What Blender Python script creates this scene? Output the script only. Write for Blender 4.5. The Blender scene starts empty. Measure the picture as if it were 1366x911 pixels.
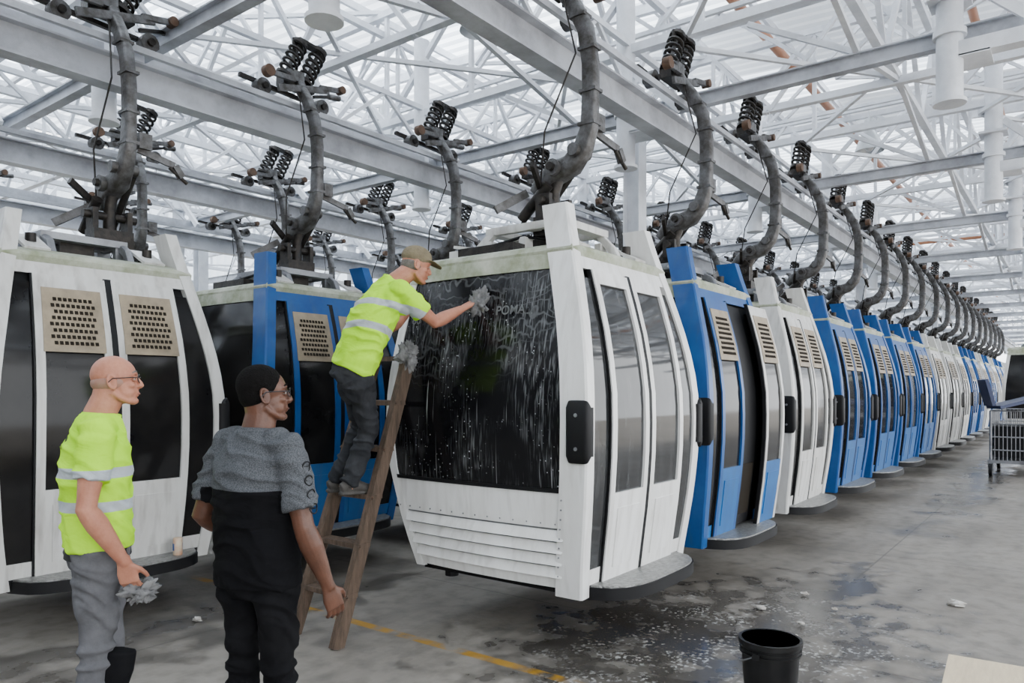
import bpy, math, random
import numpy as np
from mathutils import Vector as V, Matrix as M, noise
random.seed(7)
scene=bpy.context.scene
col=scene.collection
# ------------------------------------------------------------------ mesh builder
class MB:
    def __init__(s): s.v=[];s.f=[];s.m=[]
    def add(s,vs,fs,mat=0):
        o=len(s.v); s.v+= [tuple(v) for v in vs]
        for f in fs: s.f.append(tuple(i+o for i in f)); s.m.append(mat)
    def box(s,c,size,mat=0,R=None):
        c=V(c);h=V(size)/2;vs=[]
        for z in(-1,1):
            for y in(-1,1):
                for x in(-1,1):
                    p=V((x*h.x,y*h.y,z*h.z))
                    if R is not None:p=R@p
                    vs.append(c+p)
        s.add(vs,[(0,2,3,1),(4,5,7,6),(0,1,5,4),(2,6,7,3),(0,4,6,2),(1,3,7,5)],mat)
    def beam(s,a,b,w,h=None,mat=0,up=(0,0,1)):
        a=V(a);b=V(b);h=h or w
        t=(b-a).normalized();up=V(up)
        if abs(t.dot(up))>.98: up=V((1,0,0))
        r=t.cross(up).normalized();u=r.cross(t)
        vs=[]
        for p in(a,b):
            for i,j in((-1,-1),(1,-1),(1,1),(-1,1)): vs.append(p+r*(i*w/2)+u*(j*h/2))
        s.add(vs,[(3,2,1,0),(4,5,6,7),(0,1,5,4),(1,2,6,5),(2,3,7,6),(3,0,4,7)],mat)
    def angle(s,a,b,w,mat=0):   # L section
        s.beam(a,b,w,.012,mat)
        s.beam(V(a)+V((0,0,w/2)),V(b)+V((0,0,w/2)),.012,w,mat)
    def loft(s,pts,rads,side=(0,1,0),seg=14,mat=0,cap=True,pw=1.0):
        pts=[V(p) for p in pts];n=len(pts);side=V(side);vs=[]
        for i,p in enumerate(pts):
            t=(pts[min(i+1,n-1)]-pts[max(i-1,0)])
            t.normalize()
            S=side-t*side.dot(t)
            if S.length<.05:
                S=V((1,0,0))-t*t.x
            S.normalize();N=t.cross(S)
            r=rads[i]
            if not isinstance(r,(tuple,list)): r=(r,r)
            for k in range(seg):
                a=2*math.pi*k/seg;c,q=math.cos(a),math.sin(a)
                if pw!=1: c=math.copysign(abs(c)**pw,c);q=math.copysign(abs(q)**pw,q)
                vs.append(p+S*(r[0]*c)+N*(r[1]*q))
        fs=[]
        for i in range(n-1):
            for k in range(seg):
                k2=(k+1)%seg
                fs.append((i*seg+k,i*seg+k2,(i+1)*seg+k2,(i+1)*seg+k))
        if cap:
            fs.append(tuple(range(seg-1,-1,-1)));fs.append(tuple((n-1)*seg+k for k in range(seg)))
        s.add(vs,fs,mat)
    def cyl(s,a,b,r,r2=None,seg=14,mat=0): s.loft([a,b],[r,r if r2 is None else r2],seg=seg,mat=mat,side=(0,1,.01))
    def ell(s,c,r,R=None,seg=16,rings=10,mat=0):
        c=V(c);vs=[]
        def q(x,y,z):
            p=V((x*r[0],y*r[1],z*r[2]))
            return c+(R@p if R is not None else p)
        vs.append(q(0,0,-1))
        for i in range(1,rings):
            a=-math.pi/2+math.pi*i/rings
            for k in range(seg):
                b=2*math.pi*k/seg
                vs.append(q(math.cos(a)*math.cos(b),math.cos(a)*math.sin(b),math.sin(a)))
        vs.append(q(0,0,1));L=len(vs)-1;fs=[]
        for k in range(seg):
            k2=(k+1)%seg
            fs.append((0,1+k2,1+k))
            for i in range(rings-2):
                a=1+i*seg
                fs.append((a+k,a+k2,a+seg+k2,a+seg+k))
            a=1+(rings-2)*seg
            fs.append((a+k,a+k2,L))
        s.add(vs,fs,mat)
    def slab(s,P,ns,nt,th,mat=0):
        vs=[]
        for o in(0,-th):
            for j in range(nt+1):
                for i in range(ns+1):
                    vs.append(P(i/ns,j/nt,o))
        W=ns+1;B=W*(nt+1);fs=[]
        for j in range(nt):
            for i in range(ns):
                a=j*W+i
                fs.append((a,a+1,a+W+1,a+W));fs.append((B+a,B+a+W,B+a+W+1,B+a+1))
        for i in range(ns):
            a=i;fs.append((a,B+a,B+a+1,a+1));a=nt*W+i;fs.append((a,a+1,B+a+1,B+a))
        for j in range(nt):
            a=j*W;fs.append((a,a+W,B+a+W,B+a));a=j*W+ns;fs.append((a,B+a,B+a+W,a+W))
        s.add(vs,fs,mat)
    def mesh(s,name,mats,smooth=35):
        me=bpy.data.meshes.new(name);me.from_pydata(s.v,[],s.f)
        for m in mats: me.materials.append(m)
        me.polygons.foreach_set('material_index',s.m);me.update()
        import bmesh
        bm=bmesh.new();bm.from_mesh(me);bmesh.ops.recalc_face_normals(bm,faces=bm.faces);bm.to_mesh(me);bm.free()
        if smooth:
            me.shade_smooth();me.set_sharp_from_angle(angle=math.radians(smooth))
        return me
    def obj(s,name,mats,parent=None,loc=(0,0,0),smooth=35):
        return place(s.mesh(name,mats,smooth),name,parent,loc)
def place(me,name,parent=None,loc=(0,0,0),rz=0):
    o=bpy.data.objects.new(name,me);col.objects.link(o);o.location=loc;o.rotation_euler=(0,0,rz)
    if parent:o.parent=parent
    return o
# ------------------------------------------------------------------ materials
def pm(name,c1,c2=None,scale=4,rough=.5,metal=0,bump=0,bscale=30,coat=0,lo=.35,hi=.7,vec=None,spec=.5,grime=None):
    m=bpy.data.materials.new(name);m.use_nodes=True;nt=m.node_tree;b=nt.nodes['Principled BSDF']
    b.inputs['Roughness'].default_value=rough;b.inputs['Metallic'].default_value=metal
    b.inputs['Specular IOR Level'].default_value=spec
    b.inputs['Base Color'].default_value=(*c1,1);b.inputs['Coat Weight'].default_value=coat
    tc=nt.nodes.new('ShaderNodeTexCoord');mp=nt.nodes.new('ShaderNodeMapping');nt.links.new(tc.outputs['Object'],mp.inputs[0])
    if vec: mp.inputs['Scale'].default_value=vec
    if c2:
        n=nt.nodes.new('ShaderNodeTexNoise');n.inputs['Scale'].default_value=scale;n.inputs['Detail'].default_value=8;n.inputs['Roughness'].default_value=.65
        nt.links.new(mp.outputs[0],n.inputs['Vector'])
        r=nt.nodes.new('ShaderNodeValToRGB');r.color_ramp.elements[0].position=lo;r.color_ramp.elements[1].position=hi
        r.color_ramp.elements[0].color=(*c1,1);r.color_ramp.elements[1].color=(*c2,1)
        nt.links.new(n.outputs[0],r.inputs[0]);src=r.outputs[0]
        if grime:   # vertical dirt runs
            mp2=nt.nodes.new('ShaderNodeMapping');mp2.inputs['Scale'].default_value=(1,1,.12);nt.links.new(tc.outputs['Object'],mp2.inputs[0])
            n2=nt.nodes.new('ShaderNodeTexNoise');n2.inputs['Scale'].default_value=16;n2.inputs['Detail'].default_value=6
            nt.links.new(mp2.outputs[0],n2.inputs['Vector'])
            r2=nt.nodes.new('ShaderNodeMapRange');r2.inputs[1].default_value=.5;r2.inputs[2].default_value=.75;r2.inputs[4].default_value=grime[1]
            nt.links.new(n2.outputs[0],r2.inputs[0])
            mx=nt.nodes.new('ShaderNodeMix');mx.data_type='RGBA';nt.links.new(r2.outputs[0],mx.inputs[0]);nt.links.new(src,mx.inputs[6]);mx.inputs[7].default_value=(*grime[0],1);src=mx.outputs[2]
        nt.links.new(src,b.inputs['Base Color'])
    if bump:
        n=nt.nodes.new('ShaderNodeTexNoise');n.inputs['Scale'].default_value=bscale;n.inputs['Detail'].default_value=5
        nt.links.new(mp.outputs[0],n.inputs['Vector'])
        bp=nt.nodes.new('ShaderNodeBump');bp.inputs['Strength'].default_value=bump;bp.inputs['Distance'].default_value=.02
        nt.links.new(n.outputs[0],bp.inputs['Height']);nt.links.new(bp.outputs[0],b.inputs['Normal'])
    return m
class NT:
    def __init__(s,m): s.nt=m.node_tree;s.b=s.nt.nodes['Principled BSDF'];s.tc=s.nt.nodes.new('ShaderNodeTexCoord')
    def n(s,t,**k):
        x=s.nt.nodes.new(t)
        for a,b in k.items(): setattr(x,a,b)
        return x
    def L(s,a,b): s.nt.links.new(a,b)
    def math(s,op,a,b=None,c=None,clamp=False):
        x=s.n('ShaderNodeMath',operation=op);x.use_clamp=clamp
        for i,q in enumerate((a,b,c)):
            if q is None: continue
            if isinstance(q,(int,float)): x.inputs[i].default_value=q
            else: s.L(q,x.inputs[i])
        return x.outputs[0]
    def noise(s,scale,vec=None,det=6,sc=None,dist=0):
        x=s.n('ShaderNodeTexNoise');x.inputs['Scale'].default_value=scale;x.inputs['Detail'].default_value=det;x.inputs['Distortion'].default_value=dist
        v=s.tc.outputs['Object']
        if sc:
            mp=s.n('ShaderNodeMapping');mp.inputs['Scale'].default_value=sc;s.L(v,mp.inputs[0]);v=mp.outputs[0]
        s.L(v,x.inputs['Vector']);return x.outputs[0]
    def mr(s,v,a,b,c=0,d=1):
        x=s.n('ShaderNodeMapRange');x.inputs[1].default_value=a;x.inputs[2].default_value=b;x.inputs[3].default_value=c;x.inputs[4].default_value=d
        s.L(v,x.inputs[0]);return x.outputs[0]
    def mix(s,f,a,b):
        x=s.n('ShaderNodeMix',data_type='RGBA')
        if isinstance(f,(int,float)): x.inputs[0].default_value=f
        else: s.L(f,x.inputs[0])
        for i,q in((6,a),(7,b)):
            if isinstance(q,tuple): x.inputs[i].default_value=(*q,1)
            else: s.L(q,x.inputs[i])
        return x.outputs[2]
    def sep(s):
        x=s.n('ShaderNodeSeparateXYZ');s.L(s.tc.outputs['Object'],x.inputs[0]);return x.outputs
    def folds(s,st=.7,sc=(7,7,13)):
        bp=s.n('ShaderNodeBump');bp.inputs['Strength'].default_value=st;bp.inputs['Distance'].default_value=.02
        h=s.math('ADD',s.noise(1,det=3,sc=sc,dist=1.2),s.math('MULTIPLY',s.noise(300,det=1),.05))
        s.L(h,bp.inputs['Height']);s.L(bp.outputs[0],s.b.inputs['Normal'])
white=pm('white_paint',(.80,.80,.79),(.62,.61,.58),5,.34,0,0,coat=.12,lo=.4,hi=.85,vec=(1,1,.3),grime=((.30,.28,.25),.35))
white2=pm('white_paint_aged',(.66,.66,.64),(.50,.48,.45),5,.4,0,0,coat=.05,lo=.35,hi=.8,vec=(1,1,.3),grime=((.2,.18,.16),.5))
blue=pm('blue_paint',(.005,.062,.24),(.010,.095,.30),4,.36,0,0,coat=.1,spec=.35,grime=((.05,.09,.15),.4))
blue2=pm('blue_paint_light',(.009,.125,.36),(.011,.09,.29),4,.36,0,0,coat=.1,spec=.35,grime=((.05,.1,.18),.4))
glass=pm('tinted_glass',(.006,.006,.007),(.016,.015,.014),2,.1,0,0,spec=.25)
dglass=pm('tinted_glass_washed',(.010,.011,.012),(.035,.036,.037),3,.05,0,0,spec=.5,grime=((.17,.175,.18),.2))
black=pm('black_rubber_and_doorway_shade',(.006,.006,.007),None,4,.55,spec=.25)
dark=pm('dark_interior',(.010,.011,.012),None,4,.7,spec=.2)
vent=pm('vent_beige',(.36,.29,.20),(.22,.18,.125),8,.5,.2)
hole=pm('vent_hole',(.02,.016,.012),None,4,.8,spec=.1)
tread=pm('tread_metal',(.36,.36,.35),(.16,.16,.15),25,.42,.7,.6,60)
mould=pm('mouldy_roof',(.48,.49,.41),(.17,.20,.10),5,.6,0,.1,20)
steel=pm('galvanised_steel',(.28,.29,.31),(.16,.16,.17),6,.42,.6,.15,30)
cast=pm('cast_metal',(.17,.17,.175),(.055,.05,.045),11,.48,.6,.35,35,lo=.3,hi=.65)
darkm=pm('dark_greasy_metal',(.013,.0125,.013),(.045,.038,.032),14,.42,.5,.2,60,spec=.35)
rust=pm('rusty_metal',(.13,.07,.04),(.06,.045,.035),12,.7,.3,.2,40)
truss_m=pm('truss_white_paint',(.80,.82,.86),(.58,.60,.64),3,.42)
beam_m=pm('rail_beam_paint',(.50,.52,.56),(.24,.24,.26),2.5,.4,.15,.08,12,lo=.4,hi=.75)
pipe_m=pm('brown_pipe',(.42,.18,.09),(.34,.15,.08),4,.5)
blackp=pm('black_plastic',(.006,.006,.007),(.015,.015,.015),5,.32,spec=.3)
wood=pm('old_wood',(.13,.09,.065),(.05,.037,.028),6,.8,0,.4,30,vec=(6,6,.8),spec=.2)
# soapy glass
soap=bpy.data.materials.new('soapy_glass');soap.use_nodes=True;N=NT(soap);X=N.sep()
n1=N.mr(N.noise(1.6,det=4),.42,.6);n2=N.mr(N.noise(40,sc=(1,2.0,.16),det=5),.5,.72)
vo=N.n('ShaderNodeTexVoronoi');vo.inputs['Scale'].default_value=34;N.L(N.tc.outputs['Object'],vo.inputs[0])
dots=N.mr(vo.outputs['Distance'],.2,.1);n3=N.mr(N.noise(3.2,det=4),.46,.56);n4=N.mr(N.noise(60),.45,.56)
streak=N.math('MULTIPLY',N.math('MULTIPLY',n1,n2),.22);dd=N.math('MULTIPLY',N.math('MULTIPLY',dots,n3),.68)
sud=N.math('MAXIMUM',streak,N.math('MULTIPLY',dd,n4))
wa=N.math('SINE',N.math('ADD',N.math('MULTIPLY',X[2],95.0),N.math('MULTIPLY',N.noise(6,det=2),30.0)))
wa=N.math('MULTIPLY',N.mr(wa,.55,1.0),N.mr(N.noise(2.6,det=3),.46,.62))
sud=N.math('MAXIMUM',sud,N.math('MULTIPLY',N.math('MULTIPLY',wa,N.mr(X[2],1.65,2.05)),.11))
drip=N.math('MULTIPLY',N.mr(N.noise(22,sc=(1,3.2,.07),det=2),.66,.72),N.mr(N.noise(2.4,det=2),.45,.6))
sud=N.math('MAXIMUM',sud,N.math('MULTIPLY',drip,.3))
N.L(N.mix(sud,(.0055,.0055,.0065),(.75,.77,.8)),N.b.inputs['Base Color']);N.L(N.mr(sud,0,.3,.11,.45),N.b.inputs['Roughness'])
N.b.inputs['Specular IOR Level'].default_value=.17
# roof
roofm=bpy.data.materials.new('corrugated_roof');roofm.use_nodes=True;N=NT(roofm);out=N.nt.nodes['Material Output']
d=N.n('ShaderNodeBsdfDiffuse');t=N.n('ShaderNodeBsdfTranslucent');mx=N.n('ShaderNodeMixShader')
cc=N.mix(N.noise(1.2),(.50,.51,.53),(.66,.67,.69));N.L(cc,d.inputs[0]);t.inputs[0].default_value=(.80,.88,.97,1)
X=N.sep()
sky=N.math('LESS_THAN',N.math('MODULO',N.math('ADD',X[0],60.0),5.0),2.2)
lf=N.math('MAXIMUM',N.mr(X[1],4,10,0,.34),N.mr(X[0],22,32,0,.3))
N.L(N.math('ADD',N.math('ADD',N.math('MULTIPLY',sky,.42),.10),lf),mx.inputs[0]);N.L(d.outputs[0],mx.inputs[1]);N.L(t.outputs[0],mx.inputs[2]);N.L(mx.outputs[0],out.inputs[0])
# floor
fm=bpy.data.materials.new('wet_concrete');fm.use_nodes=True;N=NT(fm);X=N.sep()
a=N.mix(N.mr(N.noise(.6,det=8),.35,.7),(.180,.162,.140),(.275,.252,.222))
a=N.mix(N.mr(N.noise(7,det=10),.45,.75,0,.6),a,(.085,.076,.066))
a=N.mix(N.mr(N.noise(1.7,det=6,sc=(.4,1.5,1)),.48,.7,0,.45),a,(.075,.068,.06))
def blob(cx,cy,rx,ry,ns=2.3,amp=1.1):
    dx=N.math('MULTIPLY',N.math('SUBTRACT',X[0],cx),1/rx);dy=N.math('MULTIPLY',N.math('SUBTRACT',X[1],cy),1/ry)
    r=N.math('ADD',N.math('MULTIPLY',dx,dx),N.math('MULTIPLY',dy,dy))
    r=N.math('ADD',r,N.math('MULTIPLY',N.math('SUBTRACT',N.noise(ns,det=9),.5),amp*3))
    return N.mr(r,1.3,.25)
wet=N.math('MAXIMUM',blob(4.5,2.35,1.15,.72,3.2,2.0),N.math('MULTIPLY',blob(4.7,1.85,1.7,1.15,4.2,2.8),.8))
wet=N.math('MAXIMUM',wet,N.math('MULTIPLY',blob(6.0,1.65,1.6,.34,3.2,1.8),.85))
wet=N.math('MAXIMUM',wet,N.math('MULTIPLY',blob(2.9,4.9,1.9,.5,2.6,2.0),.7));wet=N.math('MAXIMUM',wet,N.math('MULTIPLY',blob(17,1.4,7,.4,1.6,1.8),.8))
a=N.mix(N.math('MULTIPLY',wet,.78),a,(.020,.018,.016))
# suds flecks
sreg=blob(4.5,1.7,1.5,1.0,3,2.0)
vo=N.n('ShaderNodeTexVoronoi');vo.inputs['Scale'].default_value=26;N.L(N.tc.outputs['Object'],vo.inputs[0])
fl=N.math('MULTIPLY',N.mr(vo.outputs['Distance'],.28,.16),N.mr(N.noise(5),.48,.56))
fl=N.math('MAXIMUM',fl,N.math('MULTIPLY',N.mr(N.noise(28,det=8),.54,.62),N.mr(N.noise(3.1),.44,.56)))
fl=N.math('MULTIPLY',fl,sreg)
a=N.mix(N.math('MULTIPLY',fl,.7),a,(.55,.55,.53))
# yellow line x ~3.6
yl=N.math('MULTIPLY',N.mr(N.math('ABSOLUTE',N.math('SUBTRACT',X[0],3.58)),.045,.035),N.mr(N.noise(6,det=8),.38,.55))
yl=N.math('MULTIPLY',yl,N.mr(X[1],6.3,6.0));yl=N.math('MULTIPLY',yl,N.mr(X[1],2.1,2.4))
a=N.mix(N.math('MULTIPLY',yl,.85),a,(.36,.19,.012))
# joints
for k,(ax,off,per) in enumerate(((0,1.3,3.4),(1,1.25,3.2))):
    mm_=N.math('ABSOLUTE',N.math('SUBTRACT',N.math('MODULO',N.math('ADD',X[ax],50.0+off),per),per/2))
    a=N.mix(N.math('MULTIPLY',N.math('LESS_THAN',mm_,.008),.5),a,(.05,.047,.043))
N.L(a,N.b.inputs['Base Color'])
N.L(N.mr(N.math('ADD',N.math('MULTIPLY',wet,.85),N.mr(N.noise(1.5),.45,.65,0,.15)),0,1,.6,.10),N.b.inputs['Roughness'])
bp=N.n('ShaderNodeBump');bp.inputs['Strength'].default_value=.25;bp.inputs['Distance'].default_value=.01
N.L(N.math('MULTIPLY',N.noise(25,det=8),N.math('SUBTRACT',1.0,wet)),bp.inputs['Height']);N.L(bp.outputs[0],N.b.inputs['Normal'])
N.b.inputs['Specular IOR Level'].default_value=.38

# ------------------------------------------------------------------ cabin
HX=[(.37,.70),(.55,.735),(.8,.765),(1.1,.79),(1.35,.80),(1.6,.795),(1.85,.765),(2.2,.70),(2.5,.635),(2.85,.56)]
YN=[(.37,.62),(.6,.65),(.9,.69),(1.2,.715),(1.5,.72),(1.7,.71),(2.0,.66),(2.3,.58),(2.5,.52),(2.85,.42)]
YF=[(.37,.72),(.7,.83),(1.1,.93),(1.45,.96),(1.8,.94),(2.2,.89),(2.5,.85),(2.85,.8)]
def ip(T):
    xs=[a for a,b in T];ys=[b for a,b in T]
    def f(z):
        w=.07
        return float(np.interp(z-w,xs,ys)+np.interp(z,xs,ys)*2+np.interp(z+w,xs,ys))/4
    return f
hx,yn,yf=ip(HX),ip(YN),ip(YF)
CM=[white,glass,black,dark,vent,hole,tread,mould,steel,white2,blue2,darkm,glass]
def cabin_mesh(name,body,glassm,vents=True,openv=False,lower=None,doorg=None):
    mats=list(CM);mats[0]=body;mats[1]=glassm;mats[10]=lower or body;mats[12]=doorg or glassm
    b=MB()
    lv=list(np.linspace(.42,2.5,15))
    # dark core
    vs=[];fs=[]
    for z in lv:
        i=.035
        vs+=[(-hx(z)+i,-yn(z)+i,z),(hx(z)-i,-yn(z)+i,z),(hx(z)-i,yf(z)-i,z),(-hx(z)+i,yf(z)-i,z)]
    n=len(lv)
    for j in range(n-1):
        for k in range(4):
            fs.append((j*4+k,j*4+(k+1)%4,(j+1)*4+(k+1)%4,(j+1)*4+k))
    fs+=[(3,2,1,0),tuple((n-1)*4+k for k in range(4))];b.add(vs,fs,3)
    # end panels
    def end(sg,y0,y1,z0,z1,off,mat,ns=6,nt=8,offt=None,bul=.03,th=.035):
        def P(s,t,o):
            z=z0+(z1-z0)*t
            Y0=y0(z) if callable(y0) else y0;Y1=y1(z) if callable(y1) else y1
            q=(offt(t) if offt else 0)
            return (sg*(hx(z)+off+q+o+bul*(1-(2*s-1)**2)),Y0+(Y1-Y0)*s,z)
        b.slab(P,ns,nt,th,mat)
    for sg in(-1,1):
        A=lambda z:-yn(z)+.12
        B=lambda z:yf(z)-.05
        end(sg,A,B,1.04,2.44,0,1,nt=12)
        end(sg,A,B,.80,1.04,.006,10,nt=2)
        end(sg,A,B,1.02,1.045,.014,2,nt=1)
        for i in range(4):
            z0=.49+i*.078
            end(sg,A,B,z0,z0+.062,0,10,nt=2,offt=lambda t:.030-.036*t)
            end(sg,A,B,z0+.058,z0+.079,-.012,8,nt=1)
        end(sg,A,B,.42,.49,.004,10,nt=1)
        end(sg,lambda z:yf(z)-.06,lambda z:yf(z)+.01,.40,2.48,.008,0,ns=1,nt=12,bul=0)
        end(sg,A,lambda z:yf(z),2.42,2.52,.012,7,nt=1)
        # rivets
        for k in range(14):
            yy=-yn(.9)+.2+k*.103
            b.ell((sg*(hx(.83)+.008+.028*(1-(2*k/13-1)**2)),yy,.825),(.006,.006,.006),seg=6,rings=4,mat=8)
        for k in range(9):
            zz=.5+k*.06
            b.ell((sg*(hx(zz)+.024),-yn(zz)+.145,zz),(.006,.006,.006),seg=6,rings=4,mat=8)
    # back panels
    def back(x0,x1,z0,z1,off,mat,nt=10):
        def P(s,t,o):
            z=z0+(z1-z0)*t
            X0=x0(z) if callable(x0) else x0;X1=x1(z) if callable(x1) else x1
            return (X0+(X1-X0)*s,yf(z)+off+o,z)
        b.slab(P,4,nt,.03,mat)
    back(lambda z:-hx(z)+.03,lambda z:hx(z)-.03,1.04,2.44,-.005,1)
    back(lambda z:-hx(z),lambda z:hx(z),.42,1.04,0,10,4);back(lambda z:-hx(z),lambda z:hx(z),2.42,2.52,0,0,1)
    # door side
    def door(x0,x1,z0,z1,off,mat,nt=10,ns=2,th=.03,dx=0):
        def P(s,t,o):
            z=z0+(z1-z0)*t
            X0=x0(z) if callable(x0) else x0;X1=x1(z) if callable(x1) else x1
            return (dx+X0+(X1-X0)*s,-(yn(z)+off+o),z)
        b.slab(P,ns,nt,th,mat)
    xe=lambda z:.47+.045*math.cos((z-1.3)*1.25)
    for sg in(-1,1):
        def sx(f): return (lambda z:sg*(f(z) if callable(f) else f))
        # pillar
        vs=[];fs=[];pl=list(np.linspace(.37,2.85,17))
        for z in pl:
            h=hx(z);y=yn(z)
            w=.075;dp=.165
            for (px,py) in((h-w,y+.02),(h+.012,y+.025),(h+.022,y+.012),(h+.022,y-dp),(h-w,y-dp)):
                vs.append((sg*px,-py,z))
        n=len(pl);K=5
        for j in range(n-1):
            for k in range(K): fs.append((j*K+k,j*K+(k+1)%K,(j+1)*K+(k+1)%K,(j+1)*K+k))
        fs+=[tuple(range(K-1,-1,-1)),tuple((n-1)*K+k for k in range(K))]
        b.add(vs,fs,0)
        # side glass strip + its thin trims
        door(sx(lambda z:xe(z)+.005),sx(lambda z:max(xe(z)+.01,hx(z)-.07)),.52,2.36,.004,12)
        door(sx(lambda z:xe(z)+.0),sx(lambda z:max(xe(z)+.01,hx(z)-.07)),.42,.54,.008,10,2)
        # leaf
        dx=0;oo=0;lm=0;ll=10
        if openv:
            dx=.27 if sg>0 else -.04;oo=.07 if sg>0 else .0
            if sg>0: lm=9
        E=xe
        gz=1.0
        door(sx(.022),sx(.075),.44,2.42,.03+oo,lm,dx=dx)
        door(sx(lambda z:E(z)-.055),sx(E),.44,2.42,.03+oo,lm,dx=dx)
        door(sx(.07),sx(lambda z:E(z)-.05),2.33,2.42,.03+oo,lm,1,dx=dx)
        door(sx(.07),sx(lambda z:E(z)-.05),.44,gz,.03+oo,ll,4,dx=dx)
        door(sx(.12),sx(lambda z:E(z)-.10),.52,.9,.036+oo,ll,4,dx=dx)
        door(sx(.07),sx(lambda z:E(z)-.05),gz,2.34,.012+oo,12,dx=dx)
        door(sx(0),sx(.024),.43,2.43,.028+oo,2,dx=dx,ns=1)
        door(sx(lambda z:E(z)-.002),sx(lambda z:E(z)+.012),.44,2.42,.02,2,dx=dx,ns=1)
        if vents:
            z0,z1=1.90,2.33
            door(sx(.065),sx(lambda z:E(z)-.045),z0,z1,.036+oo,4,3,dx=dx)
            for r in range(8):
                for c in range(9):
                    z=z0+.06+r*.042;xx=.125+c*.032+(.016 if r%2 else 0)
                    if xx>E(z)-.095: continue
                    y=-(yn(z)+.0375+oo)
                    b.box((sg*xx+dx,y,z),(.021,.004,.024),5,M.Rotation(-.35,3,'X'))
        # bumper
        bz=1.40;bx=sg*(hx(bz)+.005);by=-(yn(bz)-.035)
        b.loft([(bx-sg*.02,by,bz-.165),(bx,by,bz-.16),(bx,by,bz-.145),(bx,by,bz+.145),(bx,by,bz+.16),(bx-sg*.02,by,bz+.165)],
               [(.02,.05),(.04,.072),(.046,.08),(.046,.08),(.04,.072),(.02,.05)],side=(1,0,0),seg=20,mat=2,pw=.4)
        for z in(bz-.1,bz+.1): b.cyl((bx,by,z),(bx+sg*.052,by,z),.012,mat=8,seg=8)
    if openv:
        door(-.02,.30,.46,2.40,.0,2)  # interior shade of the open doorway, painted as a black sheet
        door(.0,.26,.55,1.0,.006,5)
    # header
    door(lambda z:-hx(z)+.06,lambda z:hx(z)-.06,2.42,2.54,.01,0,1)
    door(lambda z:-hx(z)+.05,lambda z:hx(z)-.05,.38,.44,.012,2,1)
    # roof
    rl=[(2.50,1.02),(2.54,1.03),(2.57,1.0),(2.60,.86),(2.61,.6)]
    vs=[];fs=[];z0=2.5
    for z,k in rl:
        cx,cy0,cy1=hx(z0)*k,-(yn(z0))*k,yf(z0)*k
        vs+=[(-cx,cy0,z),(cx,cy0,z),(cx,cy1,z),(-cx,cy1,z)]
    for j in range(len(rl)-1):
        for k in range(4): fs.append((j*4+k,j*4+(k+1)%4,(j+1)*4+(k+1)%4,(j+1)*4+k))
    fs.append((3,2,1,0));fs.append(tuple((len(rl)-1)*4+k for k in range(4)));b.add(vs,fs,7)
    # roof suspension frame
    fmx=9 if not vents else 8
    ft=2.81 if not vents else 2.75
    for xx in(-.27,.27):
        b.loft([(xx,-.34,2.6),(xx,-.30,2.68),(xx,-.18,ft),(xx,.38,ft),(xx,.52,2.70),(xx,.62,2.6)],[(.03,.034)]*6,side=(1,0,0),seg=8,mat=fmx,pw=.6)
        for yy in(-.2,.1,.4): b.box((xx,yy,2.67),(.10,.05,.13),fmx)
    for yy in(-.2,.05,.4): b.box((0,yy,ft),(.6,.09,.05),fmx)
    if not vents:
        b.box((0,.62,2.64),(.9,.10,.06),9);b.cyl((-.4,.55,2.66),(.4,.55,2.66),.035,mat=8)
        for xx in(-.4,.4): b.beam((xx,.2,2.62),(xx,.62,2.70),.12,.02,9)
    b.box((0,.05,2.68),(.24,.3,.14),11);b.box((-.42,.3,2.64),(.14,.5,.06),11);b.box((.42,.2,2.64),(.12,.4,.06),8)
    for sg in(-1,1): b.beam((sg*.40,-.46,2.60),(sg*.40,-.22,2.72),.16,.02,9);b.cyl((sg*.4,-.34,2.66),(sg*.4,-.34,2.72),.035,mat=11)
    b.box((.1,.55,2.65),(.5,.12,.08),8)
    b.loft([(-.4,.3,2.68),(-.3,.1,2.74),(-.1,-.05,2.72),(0,0,2.8)],[.012]*4,seg=6,mat=2)
    # bottom tray, step plate
    b.box((0,.08,.40),(1.30,1.3,.06),2)
    b.cyl((-.5,.6,.37),(-.5,.6,.30),.05,mat=2);b.cyl((.5,.6,.37),(.5,.6,.30),.05,mat=2)
    def plate(z0,z1,g,mat):
        pts=[(-.62-g,-.55)]
        for i in range(21):
            x=-1+2*i/20
            pts.append(((.62+g)*x,-(.62+(.27+g)*(1-abs(x)**4)**.6)))
        pts.append((.62+g,-.55));n=len(pts)
        vs=[(x,y,z0) for x,y in pts]+[(x,y,z1) for x,y in pts]
        b.add(vs,[tuple(range(n-1,-1,-1)),tuple(range(n,2*n))]+[(i,(i+1)%n,n+(i+1)%n,n+i) for i in range(n)],mat)
    plate(.355,.43,.012,2);plate(.43,.442,0,6)
    return b.mesh(name,mats,30)
cab_first=cabin_mesh('cabin_shell_clean',white,soap,vents=False,doorg=dglass)
cab_white=cabin_mesh('cabin_shell_white',white2,glass)
cab_blue=cabin_mesh('cabin_shell_blue',blue,glass,lower=blue2)
cab_open=cabin_mesh('cabin_shell_blue_open',blue,glass,openv=True,lower=blue2)
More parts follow.
